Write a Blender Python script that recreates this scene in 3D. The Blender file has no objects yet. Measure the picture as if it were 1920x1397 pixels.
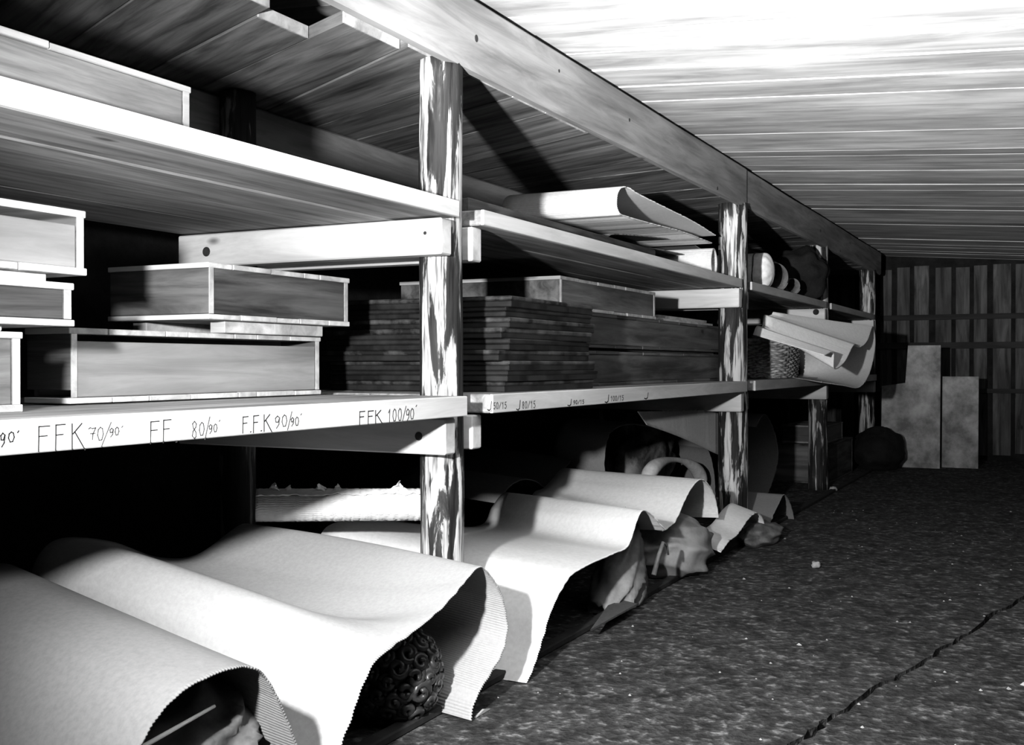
import bpy, bmesh, math, random
from mathutils import Vector, Matrix, noise

random.seed(7)
scene = bpy.context.scene
COL = scene.collection

# ------------------------------------------------------------------ camera
# world: X runs along the rack away from the camera, Y runs into the rack, Z up.
# the camera sits at the origin, the floor is at FLOOR.
F_PX, CX, CY = 2030.0, 960.0, 698.5
YAW = math.radians(26.9)
PITCH = math.radians(-0.40)
FLOOR = -0.91
fwd = Vector((math.cos(YAW)*math.cos(PITCH), math.sin(YAW)*math.cos(PITCH), math.sin(PITCH)))
right = Vector((math.sin(YAW), -math.cos(YAW), 0))
up = right.cross(fwd)
cam_d = bpy.data.cameras.new('camera')
cam = bpy.data.objects.new('camera', cam_d)
COL.objects.link(cam)
cam_d.sensor_fit = 'HORIZONTAL'
cam_d.sensor_width = 36.0
cam_d.lens = F_PX / 1920.0 * 36.0
cam_d.clip_start = 0.02
m = Matrix((right, up, -fwd)).transposed().to_4x4()
cam.matrix_world = m
scene.camera = cam

def ray(u, v):
    return fwd*F_PX + right*(u-CX) + up*(CY-v)
def atY(u, v, y):
    d = ray(u, v); return d*(y/d.y)
def atZ(u, v, z):
    d = ray(u, v); return d*(z/d.z)
def atX(u, v, x):
    d = ray(u, v); return d*(x/d.x)

# ------------------------------------------------------------------ world, light, exposure
w = bpy.data.worlds.new('world'); scene.world = w
w.use_nodes = True
w.node_tree.nodes['Background'].inputs[0].default_value = (1, 1, 1, 1)
w.node_tree.nodes['Background'].inputs[1].default_value = 0.0004
scene.view_settings.view_transform = 'Standard'
scene.view_settings.look = 'None'
scene.view_settings.gamma = 1.0
scene.view_settings.use_curve_mapping = False
scene.view_settings.exposure = 0.0

FLASH = Vector((0.30, 0.84, 0.22))
def lamp(name, kind, loc, energy, size, target=None, spot=None, blend=1.0):
    l = bpy.data.lights.new(name, kind); l.energy = energy
    l.shadow_soft_size = size
    if kind == 'SPOT':
        l.spot_size = math.radians(spot); l.spot_blend = blend
    o = bpy.data.objects.new(name, l); COL.objects.link(o); o.location = loc
    if target is not None:
        o.rotation_euler = (Vector(target)-Vector(loc)).to_track_quat('-Z', 'Y').to_euler()
    return o
# the photographer's flash just left of the lens, and its hot centre thrown up at the boards
lamp('flash', 'SPOT', FLASH, 820, 0.035, target=ray(1560, 660)*0.002, spot=108, blend=1.0)
lamp('flash_reflector', 'SPOT', FLASH + Vector((0, 0, 0.01)), 3900, 0.035, target=ray(1800, -330)*0.002, spot=62, blend=1.0)

# ------------------------------------------------------------------ materials (all grey: the photograph is black and white)
def new_mat(name):
    m = bpy.data.materials.new(name); m.use_nodes = True
    nt = m.node_tree
    for n in list(nt.nodes): nt.nodes.remove(n)
    out = nt.nodes.new('ShaderNodeOutputMaterial')
    b = nt.nodes.new('ShaderNodeBsdfPrincipled')
    nt.links.new(b.outputs[0], out.inputs[0])
    return m, nt, b
def g(v): return (v, v, v, 1)
def N(nt, t, **kw):
    n = nt.nodes.new(t)
    for k, v in kw.items(): setattr(n, k, v)
    return n
def L(nt, a, b): nt.links.new(a, b)
def ramp(nt, fac, stops):
    r = N(nt, 'ShaderNodeValToRGB')
    els = r.color_ramp.elements
    while len(els) < len(stops): els.new(0.5)
    for e, (p, v) in zip(els, stops): e.position = p; e.color = g(v)
    L(nt, fac, r.inputs[0]); return r
def mul(nt, a, b, fac=1.0):
    n = N(nt, 'ShaderNodeMix', data_type='RGBA', blend_type='MULTIPLY'); n.inputs[0].default_value = fac
    L(nt, a, n.inputs[6]); L(nt, b, n.inputs[7]); return n.outputs[2]
def coords(nt, scale, rnd=13.0, rot=0.0):
    tc = N(nt, 'ShaderNodeTexCoord'); oi = N(nt, 'ShaderNodeObjectInfo')
    m = N(nt, 'ShaderNodeMath', operation='MULTIPLY'); m.inputs[1].default_value = rnd
    L(nt, oi.outputs['Random'], m.inputs[0])
    a = N(nt, 'ShaderNodeVectorMath', operation='ADD')
    L(nt, tc.outputs['Object'], a.inputs[0]); L(nt, m.outputs[0], a.inputs[1])
    src = a.outputs[0]
    if rot:
        vr = N(nt, 'ShaderNodeVectorRotate', rotation_type='Z_AXIS'); vr.inputs['Angle'].default_value = rot
        L(nt, src, vr.inputs[0]); src = vr.outputs[0]
    mp = N(nt, 'ShaderNodeMapping'); mp.inputs['Scale'].default_value = scale
    L(nt, src, mp.inputs[0])
    return mp.outputs[0], src, oi.outputs['Random']

def wood(name, lo, hi, axis='x', fine=34.0, rough=0.75, blotch=0.35, vary=0.25, knots=True, bump=0.25, spec=0.2, rot=0.0):
    m, nt, b = new_mat(name)
    s = {'x': (1.6, fine, fine), 'y': (fine, 1.6, fine), 'z': (fine, fine, 1.6)}[axis]
    s2 = {'x': (1.2, 5, 5), 'y': (5, 1.2, 5), 'z': (5, 5, 1.2)}[axis]
    v, raw, rnd = coords(nt, s, rot=rot)
    n1 = N(nt, 'ShaderNodeTexNoise'); n1.inputs['Scale'].default_value = 1.0
    n1.inputs['Detail'].default_value = 6; n1.inputs['Roughness'].default_value = 0.65; n1.inputs['Distortion'].default_value = 0.6
    L(nt, v, n1.inputs['Vector'])
    c = ramp(nt, n1.outputs['Fac'], [(0.34, lo), (0.62, hi)]).outputs[0]
    mp2 = N(nt, 'ShaderNodeMapping'); mp2.inputs['Scale'].default_value = s2; L(nt, raw, mp2.inputs[0])
    n2 = N(nt, 'ShaderNodeTexNoise'); n2.inputs['Scale'].default_value = 1.4; n2.inputs['Detail'].default_value = 4
    L(nt, mp2.outputs[0], n2.inputs['Vector'])
    bl = ramp(nt, n2.outputs['Fac'], [(0.3, 1.0-blotch), (0.6, 1.0)]).outputs[0]
    c = mul(nt, c, bl)
    if knots:
        mp3 = N(nt, 'ShaderNodeMapping')
        mp3.inputs['Scale'].default_value = {'x': (2.2, 5, 5), 'y': (5, 2.2, 5), 'z': (5, 5, 2.2)}[axis]
        L(nt, raw, mp3.inputs[0])
        vo = N(nt, 'ShaderNodeTexVoronoi'); vo.inputs['Scale'].default_value = 1.0
        L(nt, mp3.outputs[0], vo.inputs['Vector'])
        kn = ramp(nt, vo.outputs['Distance'], [(0.03, 0.3), (0.075, 1.0)]).outputs[0]
        c = mul(nt, c, kn)
    rv = N(nt, 'ShaderNodeMapRange'); rv.inputs[3].default_value = 1.0-vary; rv.inputs[4].default_value = 1.0
    L(nt, rnd, rv.inputs[0])
    c = mul(nt, c, rv.outputs[0])
    L(nt, c, b.inputs['Base Color'])
    b.inputs['Roughness'].default_value = rough
    b.inputs['Specular IOR Level'].default_value = spec
    bp = N(nt, 'ShaderNodeBump'); bp.inputs['Strength'].default_value = bump; bp.inputs['Distance'].default_value = 0.004
    L(nt, n1.outputs['Fac'], bp.inputs['Height']); L(nt, bp.outputs[0], b.inputs['Normal'])
    return m

def rough_mat(name, lo, hi, scale=8.0, rough=0.9, bump=0.4, dist=0.01, detail=8, spec=0.15, p0=0.35, p1=0.65, aniso=(1, 1, 1)):
    m, nt, b = new_mat(name)
    v, raw, rnd = coords(nt, aniso)
    n1 = N(nt, 'ShaderNodeTexNoise'); n1.inputs['Scale'].default_value = scale
    n1.inputs['Detail'].default_value = detail; n1.inputs['Roughness'].default_value = 0.65
    L(nt, v, n1.inputs['Vector'])
    c = ramp(nt, n1.outputs['Fac'], [(p0, lo), (p1, hi)]).outputs[0]
    L(nt, c, b.inputs['Base Color'])
    b.inputs['Roughness'].default_value = rough
    b.inputs['Specular IOR Level'].default_value = spec
    bp = N(nt, 'ShaderNodeBump'); bp.inputs['Strength'].default_value = bump; bp.inputs['Distance'].default_value = dist
    L(nt, n1.outputs['Fac'], bp.inputs['Height']); L(nt, bp.outputs[0], b.inputs['Normal'])
    return m

def bark_mat(name, dark, light, cut=0.5):
    m, nt, b = new_mat(name)
    v, raw, rnd = coords(nt, (22, 22, 3.0), 9.0)
    n1 = N(nt, 'ShaderNodeTexNoise'); n1.inputs['Scale'].default_value = 1.0; n1.inputs['Detail'].default_value = 7
    n1.inputs['Roughness'].default_value = 0.6; n1.inputs['Distortion'].default_value = 0.5
    L(nt, v, n1.inputs['Vector'])
    c = ramp(nt, n1.outputs['Fac'], [(cut-0.06, dark), (cut-0.01, dark*2.2), (cut+0.015, light*0.75), (cut+0.12, light)]).outputs[0]
    mp = N(nt, 'ShaderNodeMapping'); mp.inputs['Scale'].default_value = (90, 90, 6); L(nt, raw, mp.inputs[0])
    n2 = N(nt, 'ShaderNodeTexNoise'); n2.inputs['Scale'].default_value = 1.0; n2.inputs['Detail'].default_value = 4
    L(nt, mp.outputs[0], n2.inputs['Vector'])
    c = mul(nt, c, ramp(nt, n2.outputs['Fac'], [(0.38, 0.2), (0.52, 1.0)]).outputs[0])
    L(nt, c, b.inputs['Base Color']); b.inputs['Roughness'].default_value = 0.7
    b.inputs['Specular IOR Level'].default_value = 0.25
    bp = N(nt, 'ShaderNodeBump'); bp.inputs['Strength'].default_value = 0.5; bp.inputs['Distance'].default_value = 0.006
    L(nt, n1.outputs['Fac'], bp.inputs['Height']); L(nt, bp.outputs[0], b.inputs['Normal'])
    return m

M = {}
M['ceil'] = wood('ceiling_boards', 0.34, 0.62, 'y', fine=12, rough=0.6, blotch=0.4, vary=0.3, knots=False)
M['beam'] = wood('sawn_beam', 0.16, 0.31, 'x', fine=18, rough=0.7, blotch=0.35, vary=0.15)
M['plank_edge'] = wood('pale_shelf_nosing', 0.42, 0.60, 'x', fine=14, rough=0.7, blotch=0.15, vary=0.1, knots=False)
M['plank'] = wood('shelf_plank', 0.13, 0.36, 'x', fine=26, rough=0.75, blotch=0.45)
M['cross'] = wood('pale_cross_beam', 0.42, 0.62, 'y', fine=14, rough=0.7, blotch=0.25, vary=0.1)
M['roofb'] = wood('roof_board', 0.06, 0.24, 'y', fine=22, rough=0.75, blotch=0.55, rot=0.4)
M['pale_end'] = wood('pale_board', 0.38, 0.66, 'y', fine=20, rough=0.75, blotch=0.4, vary=0.25, knots=False)
M['crate_x'] = wood('crate_side', 0.06, 0.18, 'x', fine=22, rough=0.75, blotch=0.5, vary=0.3)
M['crate_pale'] = wood('pale_crate_side', 0.19, 0.29, 'x', fine=18, rough=0.75, blotch=0.3, vary=0.1)
M['crate_y'] = wood('crate_end', 0.05, 0.16, 'y', fine=22, rough=0.75, blotch=0.45, vary=0.3)
M['crate_dk'] = wood('dark_crate_side', 0.025, 0.12, 'x', fine=20, rough=0.75, blotch=0.5, vary=0.25)
M['case'] = rough_mat('dark_case', 0.004, 0.025, scale=7, rough=0.5, bump=0.15, dist=0.004, spec=0.3, p0=0.4, p1=0.7)
M['case_e'] = rough_mat('dark_case_worn_edge', 0.008, 0.085, scale=14, rough=0.55, bump=0.2, dist=0.003, spec=0.3, p0=0.42, p1=0.72)
M['log'] = bark_mat('half_stripped_log', 0.016, 0.50, 0.515)
M['log_dk'] = bark_mat('barked_log', 0.008, 0.14, 0.56)
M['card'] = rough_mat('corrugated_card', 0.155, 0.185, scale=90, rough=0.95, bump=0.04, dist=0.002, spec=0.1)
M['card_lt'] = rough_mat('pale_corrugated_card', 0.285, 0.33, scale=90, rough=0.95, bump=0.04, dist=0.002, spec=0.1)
M['card_lift'] = rough_mat('lifted_corrugated_card', 0.56, 0.64, scale=60, rough=0.95, bump=0.15, dist=0.002, spec=0.1)  # card colour lightened to stand in for flash light lost with distance
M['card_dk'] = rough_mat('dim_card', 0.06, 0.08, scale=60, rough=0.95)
M['paper'] = rough_mat('torn_white_paper', 0.72, 0.85, scale=30, rough=0.9, bump=0.3, dist=0.002)
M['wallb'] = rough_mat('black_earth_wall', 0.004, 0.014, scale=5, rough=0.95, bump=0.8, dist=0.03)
M['slat'] = wood('weathered_slat', 0.02, 0.11, 'z', fine=16, rough=0.85, blotch=0.5, vary=0.45)
M['slat_rail'] = wood('dark_rail', 0.015, 0.03, 'y', fine=16, rough=0.85, knots=False)
M['bronze'] = rough_mat('dark_bronze', 0.010, 0.04, scale=9, rough=0.38, bump=0.25, dist=0.004, spec=0.6)
M['tarp'] = rough_mat('dark_waxed_cloth', 0.05, 0.24, scale=5, rough=0.55, bump=0.3, dist=0.006, spec=0.4)
M['cloth_lt'] = rough_mat('pale_sackcloth', 0.55, 0.78, scale=24, rough=0.9, bump=0.3, dist=0.004)
M['cloth_dk'] = rough_mat('dark_sackcloth', 0.05, 0.16, scale=10, rough=0.9, bump=0.5, dist=0.01)
M['wicker'] = rough_mat('wicker_strand', 0.10, 0.45, scale=16, rough=0.6, bump=0.2, dist=0.003, spec=0.4)
M['stone'] = rough_mat('pale_stone', 0.2, 0.42, scale=20, rough=0.9, bump=0.4, dist=0.004)
M['relief'] = rough_mat('carved_relief', 0.05, 0.28, scale=6, rough=0.7, bump=0.5, dist=0.01, p0=0.42, p1=0.62)
M['ink'] = rough_mat('black_ink', 0.01, 0.02, scale=20)
M['ink_lt'] = rough_mat('pencil', 0.03, 0.06, scale=60)
M['knot'] = rough_mat('dark_knot_hole', 0.01, 0.03, scale=20)
M['panel'] = rough_mat('mottled_board', 0.12, 0.36, scale=5, rough=0.85, bump=0.2, dist=0.004, p0=0.38, p1=0.66)
def floor_mat():
    m, nt, b = new_mat('trodden_earth')
    v, raw, rnd = coords(nt, (1, 1, 1), 0.0)
    n1 = N(nt, 'ShaderNodeTexNoise'); n1.inputs['Scale'].default_value = 9; n1.inputs['Detail'].default_value = 10; n1.inputs['Roughness'].default_value = 0.7
    n2 = N(nt, 'ShaderNodeTexNoise'); n2.inputs['Scale'].default_value = 38; n2.inputs['Detail'].default_value = 5
    L(nt, v, n1.inputs['Vector']); L(nt, v, n2.inputs['Vector'])
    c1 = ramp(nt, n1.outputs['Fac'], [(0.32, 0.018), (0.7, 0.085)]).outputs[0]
    c2 = ramp(nt, n2.outputs['Fac'], [(0.4, 0.5), (0.58, 1.0), (0.68, 2.8)]).outputs[0]
    L(nt, mul(nt, c1, c2), b.inputs['Base Color']); b.inputs['Roughness'].default_value = 0.95
    b.inputs['Specular IOR Level'].default_value = 0.1
    bp = N(nt, 'ShaderNodeBump'); bp.inputs['Strength'].default_value = 0.9; bp.inputs['Distance'].default_value = 0.02
    L(nt, n2.outputs['Fac'], bp.inputs['Height']); L(nt, bp.outputs[0], b.inputs['Normal'])
    return m
M['floor'] = floor_mat()

# ------------------------------------------------------------------ object helpers
def link(o, parent=None):
    COL.objects.link(o)
    if parent is not None: o.parent = parent
    return o
def obj(name, verts, faces, mat, parent=None, smooth=False, bevel=0.0):
    me = bpy.data.meshes.new(name)
    bm = bmesh.new()
    vs = [bm.verts.new(v) for v in verts]
    for f in faces:
        try: bm.faces.new([vs[i] for i in f])
        except ValueError: pass
    bmesh.ops.recalc_face_normals(bm, faces=bm.faces)
    if bevel > 0:
        bmesh.ops.bevel(bm, geom=list(bm.edges), offset=bevel, segments=1, affect='EDGES', profile=0.5)
    if smooth:
        for f in bm.faces: f.smooth = True
    bm.to_mesh(me); bm.free()
    if mat is not None: me.materials.append(mat if not isinstance(mat, str) else M[mat])
    return link(bpy.data.objects.new(name, me), parent)
BOXF = [(0, 3, 2, 1), (4, 5, 6, 7), (0, 1, 5, 4), (1, 2, 6, 5), (2, 3, 7, 6), (3, 0, 4, 7)]
def boxv(x0, x1, y0, y1, z0, z1):
    return [(x0, y0, z0), (x1, y0, z0), (x1, y1, z0), (x0, y1, z0), (x0, y0, z1), (x1, y0, z1), (x1, y1, z1), (x0, y1, z1)]
def box(name, x0, x1, y0, y1, z0, z1, mat, parent=None, bevel=0.0025):
    return obj(name, boxv(x0, x1, y0, y1, z0, z1), BOXF, mat, parent, bevel=bevel)
def board(name, length, wide, thick, mat, parent=None, axis='x', wob=0.002, seg=8, seed=0, bevel=0.0):
    """a sawn board with slightly uneven edges, lying from 0..length along axis, centred across"""
    rnd = random.Random(seed); vs = []; fs = []
    for i in range(seg+1):
        t = length*i/seg
        a, b_ = rnd.uniform(-wob, wob), rnd.uniform(-wob, wob)
        for (w_, z_) in ((-wide/2+a, 0), (wide/2+b_, 0), (wide/2+b_, thick), (-wide/2+a, thick)):
            vs.append((t, w_, z_) if axis == 'x' else (w_, t, z_))
    for i in range(seg):
        k = i*4
        for j in range(4): fs.append((k+j, k+(j+1) % 4, k+4+(j+1) % 4, k+4+j))
    fs += [(0, 1, 2, 3), (seg*4, seg*4+1, seg*4+2, seg*4+3)]
    return obj(name, vs, fs, mat, parent)
def thing(name, loc, label, cat, group=None, rz=0.0):
    o = bpy.data.objects.new(name, None); COL.objects.link(o)
    o.empty_display_size = 0.1
    o.location = loc; o.rotation_euler = (0, 0, rz)
    o['label'] = label; o['category'] = cat
    if group: o['group'] = group
    return o
def tag(o, label, cat, group=None):
    o['label'] = label; o['category'] = cat
    if group: o['group'] = group
    return o
def struct(o):
    o['kind'] = 'structure'; return o
def tube_data(path, rad, n=10, cap=True):
    vs, fs = [], []
    P = [Vector(p) for p in path]
    for i, p in enumerate(P):
        t = (P[min(i+1, len(P)-1)] - P[max(i-1, 0)]).normalized()
        a = t.cross(Vector((0, 0, 1)))
        if a.length < 1e-3: a = t.cross(Vector((0, 1, 0)))
        a.normalize(); b_ = t.cross(a).normalized()
        r = rad(i/(len(P)-1)) if callable(rad) else rad
        for k in range(n):
            an = 2*math.pi*k/n
            vs.append(p + a*math.cos(an)*r + b_*math.sin(an)*r)
    for i in range(len(P)-1):
        for k in range(n):
            fs.append((i*n+k, i*n+(k+1) % n, (i+1)*n+(k+1) % n, (i+1)*n+k))
    if cap:
        fs.append(tuple(range(n))); fs.append(tuple((len(P)-1)*n+k for k in range(n)))
    return vs, fs
class Acc:
    def __init__(s): s.v, s.f = [], []
    def add(s, vf):
        k = len(s.v); s.v += [tuple(v) for v in vf[0]]; s.f += [tuple(i+k for i in f) for f in vf[1]]
    def build(s, name, mat, parent=None, smooth=False): return obj(name, s.v, s.f, mat, parent, smooth)
def catmull(pts, per):
    """points on a Catmull-Rom curve through pts; per samples for each segment"""
    P = [Vector(p) for p in pts]; out = []
    for i in range(len(P)-1):
        p0 = P[i-1] if i > 0 else P[0]*2-P[1]
        p1, p2 = P[i], P[i+1]
        p3 = P[i+2] if i+2 < len(P) else P[-1]*2-P[-2]
        n = per[i] if isinstance(per, list) else per
        for k in range(n):
            t = k/n
            out.append(0.5*((2*p1)+(p2-p0)*t+(2*p0-5*p1+4*p2-p3)*t*t+(3*p1-p0-3*p2+p3)*t*t*t))
    out.append(P[-1]); return out

# ------------------------------------------------------------------ the setting
# floor: two slabs of trodden floor parted by a crack, with packed dirt below
crack_px = [(1300, 1560), (1420, 1450), (1490, 1397), (1535, 1362), (1560, 1348), (1600, 1318), (1640, 1292), (1690, 1268), (1750, 1228), (1800, 1197), (1860, 1155), (1910, 1125), (2060, 1040), (2300, 930)]
ck = [atZ(u, v, FLOOR) for u, v in crack_px]
X0, X1, Y0, Y1 = -2.5, 11.3, -2.2, 3.1
def slab(side):
    rnd = random.Random(3); pts = []
    line = [Vector((X0, ck[0].y+0.9, FLOOR))]
    for i in range(len(ck)-1):
        for k in range(4):
            p = ck[i].lerp(ck[i+1], k/4); p = p + Vector((rnd.uniform(-.004, .004), rnd.uniform(-.008, .008), 0)); line.append(p)
    line.append(ck[-1]); line.append(Vector((X1, ck[-1].y-0.1, FLOOR)))
    out = []
    for i, p in enumerate(line):
        hw = 0.006+0.006*random.Random(i+11).random()
        out.append((p.x, p.y + side*hw))
    edge = Y1 if side > 0 else Y0
    return out, edge
for side, nm in ((1, 'floor'), (-1, 'floor_strip')):
    line, edge = slab(side); vs = []; fs = []
    n = len(line)
    for (x, y) in line: vs += [(x, y, FLOOR), (x, edge, FLOOR), (x, y, FLOOR-.08), (x, edge, FLOOR-.08)]
    for i in range(n-1):
        a, b_ = i*4, i*4+4
        fs += [(a, b_, b_+1, a+1), (a+2, b_+2, b_+3, a+3), (a, b_, b_+2, a+2), (a+1, b_+1, b_+3, a+3)]
    struct(obj('floor', vs, fs, 'floor'))
struct(box('floor_subsoil', X0, X1, Y0, Y1, FLOOR-.16, FLOOR-.081, 'wallb', bevel=0))
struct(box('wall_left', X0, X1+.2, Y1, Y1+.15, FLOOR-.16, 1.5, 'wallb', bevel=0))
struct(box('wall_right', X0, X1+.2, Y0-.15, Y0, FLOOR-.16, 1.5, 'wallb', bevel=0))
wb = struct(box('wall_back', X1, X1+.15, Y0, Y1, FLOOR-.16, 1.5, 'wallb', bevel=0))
# weathered vertical slats nailed over the end wall, and two dark rails across them
k = 0
for (u0, u1) in [(1500, 1530), (1540, 1568), (1576, 1602), (1612, 1640), (1650, 1672), (1682, 1706), (1714, 1742), (1754, 1784), (1792, 1818), (1826, 1851), (1862, 1896), (1904, 1932), (1942, 1970), (1982, 2010), (2022, 2050), (2064, 2092), (2104, 2130), (2142, 2170), (2184, 2212)]:
    a, b_ = atX(u0, 600, X1-.03), atX(u1, 600, X1-.03)
    z1 = 0.96 + random.Random(k).uniform(-.03, .02)
    box('slat', X1-.035, X1-.01, b_.y, a.y, FLOOR+.02+random.Random(k+50).uniform(0, .1), z1, 'slat', wb); k += 1
for (v0, v1) in [(590, 600), (642, 654), (728, 736)]:
    a, b_ = atX(1750, v1, X1-.05), atX(1750, v0, X1-.05)
    box('rail', X1-.06, X1-.036, Y0+.02, Y1-.02, a.z, b_.z, 'slat_rail', wb)

# ceiling boards, running across the room; the ceiling climbs a little towards the rack
def ceil_z(y): return 1.075 + 0.075*(y-1.5)
cl = struct(obj('ceiling', [(X0, Y0, ceil_z(Y0)+.05), (X1+.2, Y0, ceil_z(Y0)+.05), (X1+.2, Y1, ceil_z(Y1)+.05), (X0, Y1, ceil_z(Y1)+.05),
                (X0, Y0, ceil_z(Y0)+.12), (X1+.2, Y0, ceil_z(Y0)+.12), (X1+.2, Y1, ceil_z(Y1)+.12), (X0, Y1, ceil_z(Y1)+.12)], BOXF, 'wallb'))
x = X0; k = 0
rr = random.Random(21)
while x < X1:
    wd = rr.uniform(.16, .27); dz = rr.uniform(0, .003); t = rr.uniform(-.0025, .0025)
    xe = min(x+wd-.004, X1)
    vs = []
    for (xx, tz) in ((x, -t), (xe, t)):
        for yy in (Y0, Y1):
            vs += [(xx, yy, ceil_z(yy)+dz+tz), (xx, yy, ceil_z(yy)+.04)]
    obj('ceiling_board', vs, [(0, 1, 3, 2), (4, 6, 7, 5), (0, 2, 6, 4), (1, 5, 7, 3), (0, 4, 5, 1), (2, 3, 7, 6)], 'ceil', cl, bevel=.002)
    x += wd; k += 1

# ------------------------------------------------------------------ the rack
rack = thing('storage_rack', (2.68, 1.9, FLOOR), 'long timber rack of log posts, pale cross beams and two plank shelves', 'shelf rack')
RO = Vector(rack.location)
def rbox(name, x0, x1, y0, y1, z0, z1, mat, parent=rack, bevel=.004):
    return box(name, x0-RO.x, x1-RO.x, y0-RO.y, y1-RO.y, z0-RO.z, z1-RO.z, mat, parent, bevel)
Z_UP, Z_LO = .455, -.086
def log_post(x, y, r, z1, mat, seed):
    vs, fs = [], []; nz, na = 40, 26
    for i in range(nz+1):
        z = FLOOR + (z1-FLOOR)*i/nz
        for k in range(na):
            a = 2*math.pi*k/na
            rr_ = r*(1+.05*noise.noise(Vector((math.cos(a)*1.3, math.sin(a)*1.3+seed*7, z*1.5))) + .035*noise.noise(Vector((math.cos(a)*5, math.sin(a)*5+seed*7, z*2.5))))
            ox = .008*noise.noise(Vector((seed*3.1, 0, z*.9))); oy = .008*noise.noise(Vector((0, seed*3.7, z*.9)))
            vs.append((x+ox+rr_*math.cos(a)-RO.x, y+oy+rr_*math.sin(a)-RO.y, z-RO.z))
    for i in range(nz):
        for k in range(na): fs.append((i*na+k, i*na+(k+1) % na, (i+1)*na+(k+1) % na, (i+1)*na+k))
    fs += [tuple(range(na)), tuple(nz*na+k for k in range(na))]
    return obj('post', vs, fs, mat, rack, smooth=True)
POSTS = [(-.25, .062), (2.68, .062), (5.76, .078), (8.07, .068), (10.32, .07)]
for i, (px, pr) in enumerate(POSTS):
    log_post(px, 1.585, pr, .868, 'log', i+1)
    log_post(px+.02, 2.355, .058, .868, 'log_dk', i+20)
# long front beam under the ceiling, slightly bowed, and the rail along the back
def long_beam(name, x0, x1, y0, y1, z0, z1, mat):
    vs, fs = [], []; n = 24; q = .008
    for i in range(n+1):
        xx = x0+(x1-x0)*i/n
        b0 = .006*noise.noise(Vector((xx*.8, 2, 0))); b1 = .008*noise.noise(Vector((xx*.8, 7, 0)))
        ring = [(y0+q, z0+b0), (y1-q, z0+b0), (y1, z0+q+b0), (y1, z1-q), (y1-q, z1), (y0+q, z1+min(b1, 0)), (y0, z1-q+min(b1, 0)), (y0, z0+2*q+b0)]
        vs += [(xx-RO.x, yy-RO.y, zz-RO.z) for yy, zz in ring]
    for i in range(n):
        for k in range(8): fs.append((i*8+k, i*8+(k+1) % 8, (i+1)*8+(k+1) % 8, (i+1)*8+k))
    fs += [tuple(range(8)), tuple(n*8+k for k in range(8))]
    return obj(name, vs, fs, mat, rack)
beam = long_beam('top_beam', -.6, 5.78, 1.515, 1.557, .852, 1.06, 'beam')
beam2 = long_beam('top_beam', 5.785, 10.7, 1.52, 1.56, .852, 1.06, 'beam')
long_beam('back_rail', -.6, 10.7, 2.42, 2.47, .73, .869, 'beam')
# knots on the beam face
def knot(u, v, y, r, parent):
    p = atY(u, v, y) - RO
    vs, fs = [], []; n = 14
    for k in range(n):
        a = 2*math.pi*k/n
        vs.append((p.x+r*math.cos(a), p.y-.001, p.z+1.2*r*math.sin(a)))
    for k in range(n):
        a = 2*math.pi*k/n
        vs.append((p.x+r*math.cos(a), p.y+.004, p.z+1.2*r*math.sin(a)))
    fs = [tuple(range(n)), tuple(range(n, 2*n))] + [(k, (k+1) % n, n+(k+1) % n, n+k) for k in range(n)]
    return obj('knot', vs, fs, 'knot', parent)
knot(893, 72, 1.515, .009, beam); knot(1048, 133, 1.515, .005, beam); knot(1180, 225, 1.515, .006, beam); knot(1345, 353, 1.515, .007, beam)

# plank shelves, bay by bay
BAYS = [(-.15, 2.612), (2.79, 5.66), (5.87, 7.98), (8.17, 10.22)]
nos = {}
for bi, (bx0, bx1) in enumerate(BAYS):
    for lvl, zt, yf, th in (('up', Z_UP, (1.50, 1.52, 1.52, 1.52)[bi], .045), ('lo', Z_LO, (1.475, 1.49, 1.50, 1.50)[bi], .055)):
        ys = [yf, yf+.19, yf+.42, yf+.66, 2.46]
        for j in range(4):
            e = random.Random(bi*10+j+(5 if lvl == 'up' else 0))
            zt_ = zt - (0 if j == 0 else e.uniform(0, .004))
            x1 = bx1 + (0 if j == 0 else e.uniform(-.02, .0)) 
            o = rbox('shelf_plank', bx0, x1, ys[j]+(0 if j == 0 else .003), ys[j+1], zt_-th, zt_, 'plank_edge' if (j == 0 and False) else 'plank')
            if j == 0:
                # the fresh pale front edge of the first plank
                q = rbox('front_edge', bx0, x1, yf-.012, yf, zt-th, zt, 'plank_edge', o, .002)
                q.location = (0, 0, 0); nos[(bi, lvl)] = q
# cross beams on either side of the posts
for i, (px, pr) in enumerate(POSTS):
    for s in (-1, 1):
        if i == 0 and s < 0: continue
        xa = px + s*(pr+.008) + (.02 if (s > 0 and i == 1) else 0)
        xb = xa + s*.056
        for lvl, zt, yf in (('up', Z_UP-.045, 1.512 if s < 0 else 1.535), ('lo', Z_LO-.055, 1.50 if s < 0 else 1.535)):
            hh = .10
            cb = rbox('cross_beam', min(xa, xb), max(xa, xb), yf, 2.47, zt-hh-.006, zt-.006, 'cross', rack, .004)
def knot_side(u, v, x, r, parent=rack):
    # dark knot or bolt hole on the side of a cross beam that faces along the rack
    p = atX(u, v, x) - RO; n = 14; vs = []
    for dx in (-.001, .004):
        for k in range(n):
            a = 2*math.pi*k/n; vs.append((p.x+dx, p.y+r*math.cos(a), p.z+r*math.sin(a)))
    return obj('knot', vs, [tuple(range(n)), tuple(range(n, 2*n))] + [(k, (k+1) % n, n+(k+1) % n, n+k) for k in range(n)], 'knot', parent)
XB = 2.68-.062-.008-.056
knot_side(387, 472, XB, .015); knot_side(797, 437, XB, .005); knot_side(785, 818, XB, .012); knot_side(1530, 585, 8.07-.068-.008-.056, .022)
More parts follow.
